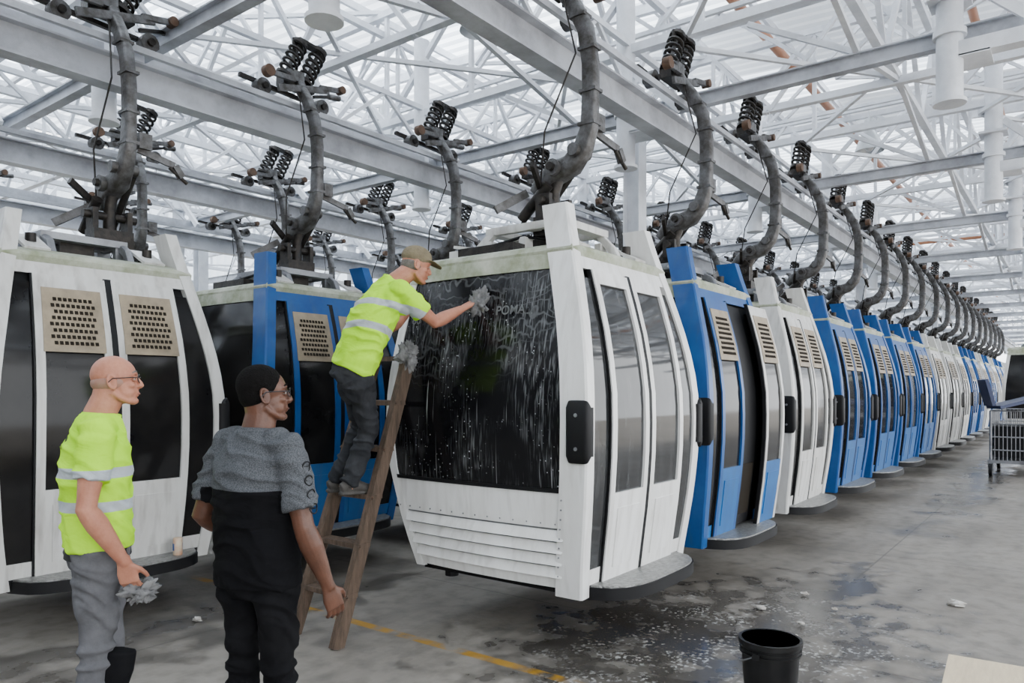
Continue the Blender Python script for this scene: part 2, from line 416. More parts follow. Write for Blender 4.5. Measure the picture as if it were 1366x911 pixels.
# ------------------------------------------------------------------ hanger
def hanger_mesh():
    b=MB()  # 0 cast 1 dark 2 steel 3 rust
    # base yoke
    b.box((0,0,2.82),(.30,.16,.14),1);b.box((-.13,0,2.95),(.04,.12,.2),1);b.box((.13,0,2.95),(.04,.12,.2),1)
    b.cyl((-.2,0,3.0),(.2,0,3.0),.032,mat=1)
    b.loft([(0,0,2.82),(0,0,3.08),(0,-.04,3.2)],[(.055,.045),(.042,.045),(.055,.05)],side=(1,0,0),mat=1)
    # cast elbow
    b.loft([(0,.16,3.10),(0,.1,3.16),(0,-.02,3.22),(0,-.16,3.26),(0,-.25,3.36),(0,-.30,3.5),(0,-.31,3.7),(0,-.31,3.95),(0,-.27,4.2),(0,-.17,4.4),(0,-.06,4.55),(0,0,4.66)],
           [(.045,.045),(.06,.065),(.07,.08),(.07,.075),(.055,.07),(.047,.062),(.043,.06),(.043,.06),(.042,.058),(.042,.056),(.045,.055),(.05,.055)],side=(1,0,0),mat=0,seg=16,pw=.5)
    b.cyl((-.11,-.05,3.24),(.11,-.05,3.24),.06,mat=0);b.cyl((-.14,-.05,3.24),(.14,-.05,3.24),.03,mat=1)
    b.cyl((-.10,-.22,3.34),(.10,-.22,3.34),.045,mat=0)
    # damper and levers
    b.cyl((.1,.22,2.9),(.1,-.2,3.34),.028,mat=1);b.cyl((-.1,.22,2.9),(-.1,-.02,3.12),.04,mat=1)
    b.beam((-.06,.2,3.1),(-.28,.32,2.95),.03,.06,0);b.beam((.08,-.28,3.5),(.34,-.34,3.42),.025,.05,0)
    b.beam((.34,-.34,3.42),(.40,-.34,3.34),.05,.05,0)
    b.cyl((.3,-.34,3.40),(.44,-.35,3.3),.015,mat=1);b.beam((.1,.1,3.2),(.3,.25,3.3),.05,.03,1)
    b.beam((-.1,.05,3.1),(-.30,-.02,3.22),.03,.05,1)
    b.loft([(-.05,.1,3.0),(-.12,.0,3.5),(-.1,-.25,4.0),(-.05,-.1,4.5)],[.007]*4,mat=1,seg=6)
    for z,y in((3.75,-.31),(3.52,-.3),(4.3,-.22),(4.05,-.3)): b.box((0,y,z),(.105,.135,.022),0)
    b.box((.12,-.30,3.56),(.10,.06,.12),0)
    # grip
    b.box((0,.02,4.60),(.36,.12,.08),1);b.box((-.05,.0,4.66),(.16,.16,.10),0)
    b.beam((-.55,.12,4.56),(.45,.12,4.52),.04,.035,1);b.beam((-.3,-.12,4.46),(.3,-.1,4.62),.03,.06,0)
    for xx in(-.34,.34):
        b.cyl((xx,.03,4.50),(xx,.13,4.50),.075,mat=0,seg=18);b.cyl((xx,.0,4.50),(xx,.16,4.50),.03,mat=1)
    b.cyl((-.40,-.15,4.58),(-.40,-.08,4.58),.055,mat=3);b.cyl((.44,-.16,4.66),(.44,-.08,4.66),.04,mat=3)
    b.beam((.2,-.1,4.62),(.46,-.12,4.66),.035,.045,0);b.beam((-.1,-.1,4.60),(-.42,-.11,4.58),.035,.045,0)
    b.beam((.28,.1,4.60),(.58,.14,4.70),.03,.03,1);b.cyl((.5,.14,4.68),(.64,.14,4.70),.03,mat=0)
    # springs : tilted coils + caps
    for ox in(-.14,.09):
        A=V((ox,0,4.66));B=V((ox+.17,.0,5.0));ax=(B-A).normalized();s=ax.cross(V((0,1,0))).normalized();u=V((0,1,0))
        pts=[];nn=5.0;K=int(nn*12)
        for i in range(K+1):
            a=2*math.pi*nn*i/K
            pts.append(A+(B-A)*(i/K)+s*(.072*math.cos(a))+u*(.072*math.sin(a)))
        b.loft(pts,[.0165]*len(pts),side=ax,seg=6,mat=1)
        b.cyl(A-ax*.03,A,.085,mat=1);b.cyl(B,B+ax*.03,.078,mat=1);b.cyl(A,B+ax*.07,.02,mat=0)
    b.beam((.0,.0,5.05),(.29,.0,5.02),.1,.025,1);b.cyl((-.03,0,5.05),(-.03,0,4.9),.02,mat=1)
    return b.mesh('hanger_arm',[cast,darkm,steel,rust],35)
hang=hanger_mesh()
RY={'z':.85,'a':3.05,'b':6.05,'c':9.0,'d':12.0}
def cab(me,x,y,rz=0,ho=0):
    o=place(me,'gondola_cabin',None,(x,y,0),rz)
    h=place(hang,'hanger_arm',o,(ho,0,0))
    return o
first=cab(cab_first,4.6,RY['a'],0,-.06)
seqA=['o','w','b','b','b','b','w','w','w','b','b','w','b','w','b','b','w','b']
mm={'o':cab_open,'w':cab_white,'b':cab_blue}
for i,k in enumerate(seqA): cab(mm[k],6.6+2*i+(random.uniform(-.04,.04) if i else -.15),RY['a'],random.uniform(-.02,.02),.15 if i==0 else 0)
for i,k in enumerate('wbwbbwwbwbbw'): cab(mm[k],2.5+1.98*i,RY['b'],0,.28 if i==0 else 0.06)
for i,k in enumerate('bwbwwbbwbwbb'): cab(mm[k],.4+1.98*i,RY['c'],0)
for i,k in enumerate('bwwbwbbwbb'): cab(mm[k],1.6+2.0*i,RY['d'],0)
cab(cab_white,20.5,.40)
# window lettering
def text(body,loc,size,parent,mt):
    cu=bpy.data.curves.new('window_lettering','FONT');cu.body=body;cu.size=size;cu.extrude=.001;cu.offset=.001
    o=bpy.data.objects.new('window_lettering',cu);col.objects.link(o);o.parent=parent
    R=M(((0,.2,-.98),(-1,0,0),(0,.98,.2)))
    o.matrix_local=M.Translation(loc)@R.to_4x4();cu.materials.append(mt)
lettering=pm('grey_lettering',(.14,.145,.15),(.06,.06,.06),30,.5)
text('POMA',(-(hx(2.14)+.036),.0,2.14),.085,first,lettering);text('60',(-(hx(2.14)+.02),.78,2.12),.085,first,pm('pale_lettering',(.12,.125,.13),None,3,.5))

# ------------------------------------------------------------------ structure
tr=MB();rl=MB();ps=MB()
def ibx(x0,x1,y,z,w,h,mb):
    L=x1-x0;cx=(x0+x1)/2
    mb.box((cx,y,z+h/2),(L,w,.016));mb.box((cx,y,z-h/2),(L,w,.016));mb.box((cx,y,z),(L,.012,h))
def iby(y0,y1,x,z,w,h,mb):
    L=y1-y0;cy=(y0+y1)/2
    mb.box((x,cy,z+h/2),(w,L,.014));mb.box((x,cy,z-h/2),(w,L,.014));mb.box((x,cy,z),(.012,L,h))
for k in('a','b','c','d'):
    y=RY[k]
    ibx(-8,62,y+.14,4.20,.16,.24,rl)
    rl.beam((-8,y-.05,4.37),(62,y-.05,4.37),.04,.05)
    rl.beam((-8,y+.75,4.62),(62,y+.75,4.62),.08,.10)
ibx(16,62,.54,4.2,.16,.26,rl)
XS=[-4.9+4*i for i in range(17)]
for x in XS:
    iby(-6,21,x+.2,4.62,.10,.13,rl)
    for y in(.85,3.85,6.85,9.85,12.85):
        ps.cyl((x,y,4.02),(x,y,6.2),.10,seg=18);ps.cyl((x,y,4.0),(x,y,4.03),.125,seg=18);ps.cyl((x,y,4.55),(x,y,4.6),.125,seg=18)
        ps.box((x,y-.32,4.42),(.14,.5,.12));ps.beam((x,y-.1,5.0),(x,y-.62,4.5),.05,.08)
        ps.box((x,y,4.85),(.3,.3,.03))
        ps.box((x+.1,y-.12,4.36),(.34,.34,.02))
    # cross truss along Y
    zb,zt=5.25,6.75
    tr.beam((x,-6,zb),(x,21,zb),.09,.09);tr.beam((x,-6,zt),(x,21,zt),.09,.09)
    y=-6;i=0
    while y<20.9:
        tr.beam((x,y,zb if i%2 else zt),(x,y+1.5,zt if i%2 else zb),.065,.065)
        tr.beam((x,y,zb),(x,y,zt),.05,.05)
        y+=1.5;i+=1
# longitudinal trusses
for j,y in enumerate((-5.,-2.2,.2,1.6,4.6,7.6,10.6,13.6,16.6,19.6)):
    zb,zt=(5.1,6.5) if j%2 else (5.35,6.9)
    tr.beam((-8,y,zb),(60,y,zb),.08,.08);tr.beam((-8,y,zt),(60,y,zt),.08,.08)
    x=-8;i=0
    st=1.1
    while x<58:
        tr.beam((x,y,zb if i%2 else zt),(x+st,y,zt if i%2 else zb),.055,.055)
        if i%2==0: tr.beam((x,y,zb),(x,y,zt),.045,.045)
        x+=st;i+=1
# low V-braced girders by each rail
for y in(RY['a']+.75,RY['b']+.75,RY['c']+.75,RY['d']+.75,.2):
    x=-8;i=0
    while x<50:
        tr.beam((x,y,4.66 if i%2 else 5.3),(x+.8,y,5.3 if i%2 else 4.66),.04,.04);x+=.8;i+=1
    tr.beam((-8,y,5.3),(60,y,5.3),.06,.06)
# secondary cross trusses (lighter) between + plan bracing
for x in [v+2 for v in XS]:
    tr.angle((x,-6,5.0),(x,21,5.0),.09);tr.beam((x,-6,6.2),(x,21,6.2),.07,.07)
    y=-6;i=0
    while y<20.9:
        tr.beam((x,y,5.0 if i%2 else 6.2),(x,y+1.0,6.2 if i%2 else 5.0),.045,.045)
        y+=1.0;i+=1
for x in XS[:-1]:
    for y in(-5.,-2.,.2,4.6,7.6,10.6,16.6):
        tr.beam((x,y,5.15),(x+4,y+3,5.15),.045,.045);tr.beam((x,y+3,5.12),(x+4,y,5.12),.045,.045)
        tr.beam((x,y,6.8),(x+2,y+3,6.8),.05,.05);tr.beam((x+2,y+3,6.8),(x+4,y,6.8),.05,.05)
    for y in (0,3,6,9,12,15):
        tr.beam((x+1,y-2,5.9),(x+1,y+1,5.9),.05,.05);tr.beam((x+1,y-2,5.9),(x+1,y-.5,7.2),.045,.045);tr.beam((x+1,y-.5,7.2),(x+1,y+1,5.9),.045,.045)
        tr.beam((x+3,y-2,6.9),(x+3,y-.5,5.7),.045,.045);tr.beam((x+3,y-.5,5.7),(x+3,y+1,6.9),.045,.045)
# struts from rails up to the trusses
for y in(1.6,4.6,7.6,10.6):
    for x in XS:
        tr.beam((x+.2,y,4.7),(x+2.2,y,5.1),.05,.05);tr.beam((x+.2,y,4.7),(x-1.8,y,5.1),.05,.05)
        tr.beam((x+.2,y,4.7),(x+.2,y+1.0,5.25),.05,.05)
tr.obj('roof_truss',[truss_m],smooth=0)
rl.obj('conveyor_rail',[beam_m],smooth=0);ps.obj('support_post',[truss_m])
# ground columns
for x,y in((8.25,4.35),(20.2,4.35),(8.2,14.0),(20.2,14),(-3.9,14),(14.2,10.4),(2.4,10.5),(32.2,4.35)):
    c=MB();c.box((0,0,.02),(.4,.4,.04))
    c.box((0,.1,2.65),(.2,.015,5.2));c.box((0,-.1,2.65),(.2,.015,5.2));c.box((0,0,2.65),(.012,.2,5.2))
    for z in(.15,5.1): c.box((0,0,z),(.24,.24,.02))
    c.obj('steel_column',[truss_m],loc=(x,y,0),smooth=0)
# purlins and roof
pu=MB()
zr=lambda y:7.45+.05*(y+6)
y=-7
while y<22.5:
    pu.beam((-10,y,zr(y)-.08),(64,y,zr(y)-.08),.06,.12);y+=1.4
x=-9
while x<64: pu.beam((x,-7.5,zr(-7.5)-.22),(x,22.5,zr(22.5)-.22),.10,.16);x+=4
pu.obj('roof_purlin',[truss_m],smooth=0)
rf=MB();vs=[];fs=[];x=-10;prof=[(0,0),(.10,0),(.14,.06),(.24,.06)]
xs=[]
while x<64:
    for dx,dz in prof: xs.append((x+dx,dz))
    x+=.28
for (xx,dz) in xs: vs+=[(xx,-8,zr(-8)+dz),(xx,23,zr(23)+dz)]
for i in range(len(xs)-1): fs.append((2*i,2*i+2,2*i+3,2*i+1))
rf.add(vs,fs);rf.obj('ceiling',[roofm],smooth=0)
pp=MB()
pp.cyl((-6,3.75,6.95),(60,3.75,6.95),.07);pp.cyl((-6,1.2,7.0),(60,1.2,7.0),.06)
pp.cyl((17.6,-6,6.2),(17.6,5,6.2),.08);pp.cyl((26.6,-6,6.3),(26.6,5,6.3),.08)
pp.obj('sprinkler_pipe',[pipe_m])
# lamps
lampm=pm('lamp_metal',(.5,.52,.53),None,4,.35,.6)
for x,y,z in((6.9,5.7,5.95),(4.3,7.4,6.0),(9.0,9.6,6.0),(3.2,4.8,5.9),(14.6,3.0,5.95),(19,6,6),(12,13,6)):
    b=MB();b.loft([(0,0,.55),(0,0,.35),(0,0,.33),(0,0,.2),(0,0,.0),(0,0,-.02)],[.07,.08,.1,.17,.24,.245],seg=20,cap=False)
    b.cyl((0,0,.34),(0,0,.56),.08);b.cyl((0,0,.56),(0,0,.85),.015);b.ell((0,0,.08),(.09,.09,.1),mat=1)
    b.obj('high_bay_lamp',[lampm,white],loc=(x,y,z))
# floor + walls
g=MB();g.add([(-25,-25,0),(90,-25,0),(90,40,0),(-25,40,0)],[(0,1,2,3)]);g.obj('floor',[fm],smooth=0)
wallm=bpy.data.materials.new('translucent_sheet');wallm.use_nodes=True;N=NT(wallm);out=N.nt.nodes['Material Output']
d=N.n('ShaderNodeBsdfDiffuse');t=N.n('ShaderNodeBsdfTranslucent');mx=N.n('ShaderNodeMixShader');mx.inputs[0].default_value=.6
d.inputs[0].default_value=(.8,.84,.88,1);t.inputs[0].default_value=(.82,.9,.98,1);N.L(d.outputs[0],mx.inputs[1]);N.L(t.outputs[0],mx.inputs[2]);N.L(mx.outputs[0],out.inputs[0])
lw=pm('concrete_wall',(.20,.195,.19),(.14,.135,.13),2,.8,0,.2,20,spec=.2)
w=MB();x=-10;vs=[];fs=[];xs=[]
while x<64:
    for dx,dz in prof: xs.append((x+dx,dz))
    x+=.28
for (xx,dz) in xs: vs+=[(xx,22.8-dz,3.2),(xx,22.8-dz,8.6)]
for i in range(len(xs)-1): fs.append((2*i,2*i+2,2*i+3,2*i+1))
w.add(vs,fs,0);w.box((27,22.9,.6),(74,.2,1.2),1)
for k in range(15): w.box((-8+5*k,22.6,4.2),(.2,.2,8.4),2)
for z in(3.2,5,6.8): w.box((27,22.65,z),(74,.08,.12),2)
w.obj('wall_back',[wallm,lw,truss_m],smooth=0)
w=MB()
for k in range(11): w.box((-9.4,-7+3*k,3.6),(.2,.2,7.2),1)
w.box((-9.6,8,3.0),(.15,30,6.0),0);w.obj('wall_left_light_block',[lw,truss_m],smooth=0)  # unseen wall, added at full height to cut light on the cabin ends

# ------------------------------------------------------------------ props
# ladder
lad=MB()
def lp(y,f): return V((3.13+.60*f,y,1.88*f))
for y0,y1,s1 in((3.77,3.72,1.03),(4.21,4.06,1.0)):
    lad.beam(lp(y0,0),lp(y1,s1),.05,.09,up=(1,0,.3))
for k in range(6):
    f=.17+k*.165
    if f>1: break
    a=lp(3.77+(3.72-3.77)*f,f);b=lp(4.21+(4.06-4.21)*f,f)
    a.y-=.03;b.y+=.03
    lad.box((a+b)/2+V((-.0,0,0)),(.09,(b-a).length,.032),0,M.Rotation(-.05,3,'Y'))
    for q in(a,b): lad.ell(q+V((-.045,0,0)),(.008,.012,.008),seg=6,rings=4,mat=1)
lad.obj('wooden_ladder',[wood,rust],smooth=0)
# rags
ragm=pm('rag_cloth',(.26,.26,.26),(.08,.08,.085),18,.9,0,.5,40,spec=.1)
def rag(name,c,r,parent=None,loc=(0,0,0),sq=(1,1,1)):
    b=MB();b.ell((0,0,0),(1,1,1),seg=48,rings=32)
    nv=[]
    for v in b.v:
        p=V(v);n=noise.noise(p*1.7+V(c)*3)*.6+abs(noise.noise(p*4+V(c)))*.6-abs(noise.noise(p*7+V(c)))*.2
        p=p*(.75+n);p.z-=.25*max(0,-p.z)*abs(noise.noise(p*3))
        nv.append((c[0]+p.x*r*sq[0],c[1]+p.y*r*sq[1],c[2]+p.z*r*sq[2]))
    b.v=nv;return b.obj(name,[ragm],parent,loc,smooth=80)
rag('cleaning_rag',(3.70,3.70,1.88),.075,sq=(1,.9,1.3))
# bucket
b=MB();R0,R1,H=.125,.152,.36
b.loft([(0,0,.0),(0,0,.02),(0,0,.33),(0,0,.335),(0,0,H),(0,0,H),(0,0,.33),(0,0,.27)],[R0,R0+.002,R1-.006,R1+.008,R1+.008,R1-.008,R1-.01,R1-.014],seg=36,cap=False,side=(1,0,0))
b.cyl((0,0,.0),(0,0,.01),R0,seg=36);b.cyl((0,0,.26),(0,0,.268),R1-.014,seg=36,mat=1)
for z in(.29,.31): b.loft([(0,0,z),(0,0,z+.006)],[R1+.003]*2,seg=36,side=(1,0,0))
hp=[(R1*1.05*math.cos(a),.03+.12*math.sin(a),.30-.07*math.sin(a)) for a in np.linspace(0,math.pi,17)]
b.loft(hp,[.004]*17,seg=6,mat=2)
for s in(-1,1): b.cyl((s*R1*.98,.02,.3),(s*(R1+.02),.02,.3),.018,mat=0)
water=pm('soapy_water',(.02,.02,.02),(.06,.06,.06),20,.1);b.obj('bucket',[blackp,water,steel],loc=(3.92,1.28,0))
# crate in near right corner
wd2=pm('pale_wood',(.66,.55,.38),(.54,.44,.30),5,.7,0,.15,30,vec=(1,8,8))
b=MB();
b.box((0,0,.399),(.6,.56,.022))
for s in(-1,1):
    for z in(.09,.21,.33):
        b.box((0,s*.27,z),(.6,.02,.1));b.box((s*.29,0,z),(.02,.54,.1))
for sx_ in(-1,1):
    for sy_ in(-1,1): b.box((sx_*.26,sy_*.24,.195),(.05,.05,.386))
c=b.obj('wooden_crate',[wd2],loc=(3.76,.19,0),smooth=0);c.rotation_euler=(0,0,.06)
# litter
lt=MB()
for (x,y,r) in((6.6,.75,.05),(5.6,1.9,.03),(2.9,5.0,.03),(5.9,1.45,.018),(5.4,1.55,.02),(6.2,1.75,.025),(5.1,1.5,.015)):
    o=len(lt.v);lt.ell((0,0,0),(1,1,1),seg=12,rings=8)
    for i in range(o,len(lt.v)):
        p=V(lt.v[i]);p=p*(.8+.6*noise.noise(p*2+V((x,y,0))));lt.v[i]=(x+p.x*r,y+p.y*r*1.5,.02+max(-.02,p.z*r*.6))
lt.obj('floor_litter',[pm('paper_litter',(.6,.59,.56),(.35,.3,.25),12,.8)])
# small can on left cabin's step
b=MB();b.loft([(0,0,0),(0,0,.005),(0,0,.12),(0,0,.125)],[.03,.033,.033,.03],seg=20,side=(1,0,0));b.box((0,0,.06),(.067,.02,.05),1)
b.obj('drink_can',[pm('can_paint',(.6,.55,.42),(.5,.2,.1),8,.4),blue],loc=(2.90,5.26,.444))
# maintenance cart
ct=MB()
for x in(-.9,.9):
    for y in(-.5,.5):
        ct.cyl((x,y,.24),(x,y,1.25),.025,mat=0);ct.cyl((x,y-.03,.12),(x,y+.03,.12),.12,seg=18,mat=1);ct.box((x,y,.2),(.06,.09,.1),0)
ct.box((0,0,.28),(1.9,1.1,.06),0)
for z in(.5,.75,1.0,1.25):
    for y in(-.5,.5): ct.cyl((-.9,y,z),(.9,y,z),.014,seg=6)
    for x in(-.9,.9): ct.cyl((x,-.5,z),(x,.5,z),.014,seg=6)
for k in range(16):
    y=-.5+k/15
    for x in(-.9,.9): ct.cyl((x,y,.3),(x,y,1.25),.007,seg=5)
for k in range(24):
    x=-.9+1.8*k/23
    for y in(-.5,.5): ct.cyl((x,y,.3),(x,y,1.25),.007,seg=5)
ct.box((-.2,.1,.65),(1.1,.7,.6),2)
ct.beam((-1.0,.45,1.32),(-.5,-.35,1.55),.5,.06,3);ct.beam((-1.0,.5,1.35),(-1.05,.62,1.85),.45,.06,3)
ct.obj('maintenance_cart',[steel,black,dark,pm('navy_vinyl',(.012,.022,.075),None,3,.5)],loc=(17.9,.85,0))

# ------------------------------------------------------------------ people
skin_l=pm('skin_light',(.50,.225,.145),(.36,.14,.088),12,.5,0,.08,120,spec=.35)
skin_d=pm('skin_brown',(.125,.052,.030),(.07,.03,.018),12,.42,0,.08,120,spec=.4)
for s_ in(skin_l,skin_d):
    s_.node_tree.nodes['Principled BSDF'].inputs['Subsurface Weight'].default_value=.08
    s_.node_tree.nodes['Principled BSDF'].inputs['Subsurface Radius'].default_value=(.02,.008,.004)
hair_b=pm('hair_black',(.004,.0037,.0034),(.009,.008,.008),60,.9,0,.6,150,spec=.08)
hair_g=pm('hair_grey',(.12,.11,.10),(.22,.2,.185),60,.9,0,.5,150,spec=.1)
eye_w=pm('eye_white',(.42,.40,.38),None,3,.3);eye_i=pm('iris',(.02,.013,.01),None,3,.1)
lip=pm('lips',(.30,.12,.09),None,3,.5);lipd=pm('lips_dark',(.09,.035,.028),None,3,.5)
metalf=pm('spectacle_frame',(.03,.03,.033),None,3,.3,.5)
capm=pm('khaki_cap',(.22,.185,.12),(.15,.125,.085),20,.9,0,.3,80,spec=.1)
def hivis(name,bands,k,wid,logo=None):
    m=bpy.data.materials.new(name);m.use_nodes=True;N=NT(m);X=N.sep()
    h=N.math('SUBTRACT',N.math('SUBTRACT',X[2],N.math('MULTIPLY',X[0],k[0])),N.math('MULTIPLY',X[1],k[1]))
    f=None
    for z in bands:
        d=N.math('LESS_THAN',N.math('ABSOLUTE',N.math('SUBTRACT',h,z)),wid)
        f=d if f is None else N.math('MAXIMUM',f,d)
    base=N.mix(N.mr(N.noise(6),.3,.7),(.40,.80,.008),(.50,.92,.02))
    c=N.mix(f,base,(.42,.46,.49))
    if logo:
        (lx,ly),(bx_,by_),bt,l0,z0,lw_,zw=logo
        Lq=N.math('SUBTRACT',N.math('ADD',N.math('MULTIPLY',X[0],lx),N.math('MULTIPLY',X[1],ly)),l0)
        D=N.math('GREATER_THAN',N.math('ADD',N.math('MULTIPLY',X[0],bx_),N.math('MULTIPLY',X[1],by_)),bt)
        Z=N.math('SUBTRACT',X[2],z0)
        rect=N.math('MULTIPLY',N.math('LESS_THAN',N.math('ABSOLUTE',Lq),lw_),N.math('LESS_THAN',N.math('ABSOLUTE',Z),zw))
        st=N.math('GREATER_THAN',N.math('MODULO',N.math('ADD',Lq,5.0),.022),.007)
        word=N.math('MULTIPLY',rect,st)
        z2=N.math('SUBTRACT',Z,zw*2.4)
        wing=N.math('MULTIPLY',N.math('LESS_THAN',N.math('ABSOLUTE',Lq),lw_*.8),N.math('LESS_THAN',N.math('ABSOLUTE',N.math('SUBTRACT',z2,N.math('MULTIPLY',N.math('ABSOLUTE',Lq),.35))),zw*.55))
        mk=N.math('MULTIPLY',N.math('MAXIMUM',word,wing),D)
        c=N.mix(mk,c,(.02,.03,.02))
    N.L(c,N.b.inputs['Base Color']);N.b.inputs['Roughness'].default_value=.85;N.b.inputs['Specular IOR Level'].default_value=.15
    N.folds(.5);return m
def tee(name):
    m=bpy.data.materials.new(name);m.use_nodes=True;N=NT(m);X=N.sep()
    th=N.math('SUBTRACT',1.27,N.math('MULTIPLY',N.math('GREATER_THAN',N.math('ABSOLUTE',X[1]),.195),.3))
    f=N.math('GREATER_THAN',X[2],th)
    g=N.mix(N.mr(N.noise(250,det=2),.4,.6),(.050,.054,.060),(.10,.105,.113))
    N.L(N.mix(f,(.005,.005,.006),g),N.b.inputs['Base Color']);N.b.inputs['Roughness'].default_value=.95;N.b.inputs['Specular IOR Level'].default_value=.1
    N.folds(.5);return m
def organic(b,name,mat,parent,vox=.006,disp=0,it=3):
    o=b.obj(name,[mat],parent,smooth=0)
    r=o.modifiers.new('remesh','REMESH');r.mode='VOXEL';r.voxel_size=vox;r.use_smooth_shade=True
    s=o.modifiers.new('smooth','SMOOTH');s.iterations=it;s.factor=.5
    if disp:
        # real cloth folds: ridged noise displaced into the mesh
        dg=bpy.context.evaluated_depsgraph_get();ev=o.evaluated_get(dg)
        me=bpy.data.meshes.new_from_object(ev,depsgraph=dg)
        o.modifiers.clear();o.data=me
        n=len(me.vertices);co=np.empty(n*3);me.vertices.foreach_get('co',co);co=co.reshape(-1,3)
        no=np.empty(n*3);me.vertices.foreach_get('normal',no);no=no.reshape(-1,3)
        for i in range(n):
            x,y,z=co[i]
            w=noise.noise((x*5,y*5,z*4))
            f1=1-2*abs(noise.noise((x*4+w*.9+y*2,y*5,z*13+w*1.6+x*5)))
            f2=noise.noise((x*14,y*14,z*9))
            co[i]+=no[i]*(disp*(.55*max(0,f1-.25)+.22*f2-.1))
        me.vertices.foreach_set('co',co.ravel());me.update();me.shade_smooth()
    return o
def lerp(a,b,t): return V(a)+(V(b)-V(a))*t
def hand(b,w,d,pn,th,curl=.35,sc=1.0,thumb_in=.3):
    """w wrist, d direction of hand, pn palm normal (curl dir), th thumb side"""
    w=V(w);d=V(d).normalized();pn=V(pn);pn=(pn-d*pn.dot(d)).normalized();S=d.cross(pn).normalized()
    if S.dot(V(th))<0:S=-S
    L=.095*sc
    b.loft([w-d*.02,w+d*.02,w+d*.05*sc,w+d*L],[(.026,.02),(.032,.018),(.041*sc,.017),(.040*sc,.013)],side=S,seg=12,pw=.85)
    for i,(ln,of) in enumerate(((.072,.030),(.080,.010),(.075,-.010),(.058,-.029))):
        p=w+d*(L-.008)+S*(of*sc);dirn=(d+S*(of*1.8)).normalized();pts=[p-dirn*.02];rad=[.0085]
        pts.append(p);rad.append(.009);a=curl*.6*(1+.12*i)
        for j,fr in enumerate((.45,.32,.23)):
            dd=(dirn*math.cos(a)+pn*math.sin(a)).normalized()
            p=p+dd*(ln*fr*sc*1.05);pts.append(p);rad.append((.0088,.008,.006)[j]);a+=curl*1.15
        b.loft(pts,rad,side=S,seg=8)
    p=w+d*.025*sc+S*.024;pts=[p];rad=[.013];dd=(d*.75+S*.8+pn*.25).normalized()
    for fr,r in((.035,.012),(.03,.010),(.024,.008)):
        p=p+dd*(fr*sc);pts.append(p);rad.append(r);dd=(dd+d*.35+pn*thumb_in-S*.25).normalized()
    b.loft(pts,rad,side=pn,seg=8)
def head(b,C,R,k=1.0):
    q=lambda x,y,z:V(C)+R@V((x*k,y*k,z*k))
    def E(x,y,z,r,rot=None): b.ell(q(x,y,z),[i*k for i in r],R if rot is None else R@rot,seg=20,rings=14)
    def L(ps,rs,side=(0,1,0)): b.loft([q(*p) for p in ps],[i*k for i in rs],side=R@V(side),seg=10)
    E(-.008,0,.033,(.088,.074,.082));E(.020,0,.026,(.067,.067,.075))
    E(.026,0,-.030,(.058,.061,.070))
    for s in(-1,1):
        E(.030,s*.030,-.048,(.040,.030,.042))
        L([(-.012,s*.056,-.040),(.008,s*.053,-.066),(.040,s*.036,-.086),(.062,s*.012,-.092),(.064,0,-.092)],[.013,.014,.016,.017,.017])
    E(.030,0,-.068,(.048,.044,.026));E(.069,0,-.092,(.015,.017,.014))
    L([(.060,.048,.026),(.078,.028,.031),(.083,.008,.027),(.083,-.008,.027),(.078,-.028,.031),(.060,-.048,.026)],[.009,.010,.009,.009,.010,.009],(0,0,1))
    E(.054,.038,-.020,(.024,.020,.017));E(.054,-.038,-.020,(.024,.020,.017))
    L([(.080,0,.022),(.089,0,.002),(.100,0,-.018),(.103,0,-.026),(.096,0,-.032),(.082,0,-.034)],[.008,.0082,.0095,.010,.009,.008])
    E(.090,.012,-.028,(.010,.0075,.007));E(.090,-.012,-.028,(.010,.0075,.007))
    E(.075,0,-.052,(.013,.028,.016))
    E(.080,0,-.057,(.010,.023,.0055));E(.078,0,-.067,(.010,.020,.006))
    for s in(-1,1):
        rot=M.Rotation(-.18,3,'Y')
        ring=[(-.010+.016*math.cos(a)-.004*math.sin(a),s*(.080+.004*math.cos(a+2.5)),-.002+.030*math.sin(a)) for a in np.linspace(-.9,4.4,13)]
        L(ring,[.0052]*13,(0,1,0))
        E(-.004,s*.076,-.004,(.014,.006,.024),rot);E(-.002,s*.079,-.028,(.008,.006,.009))
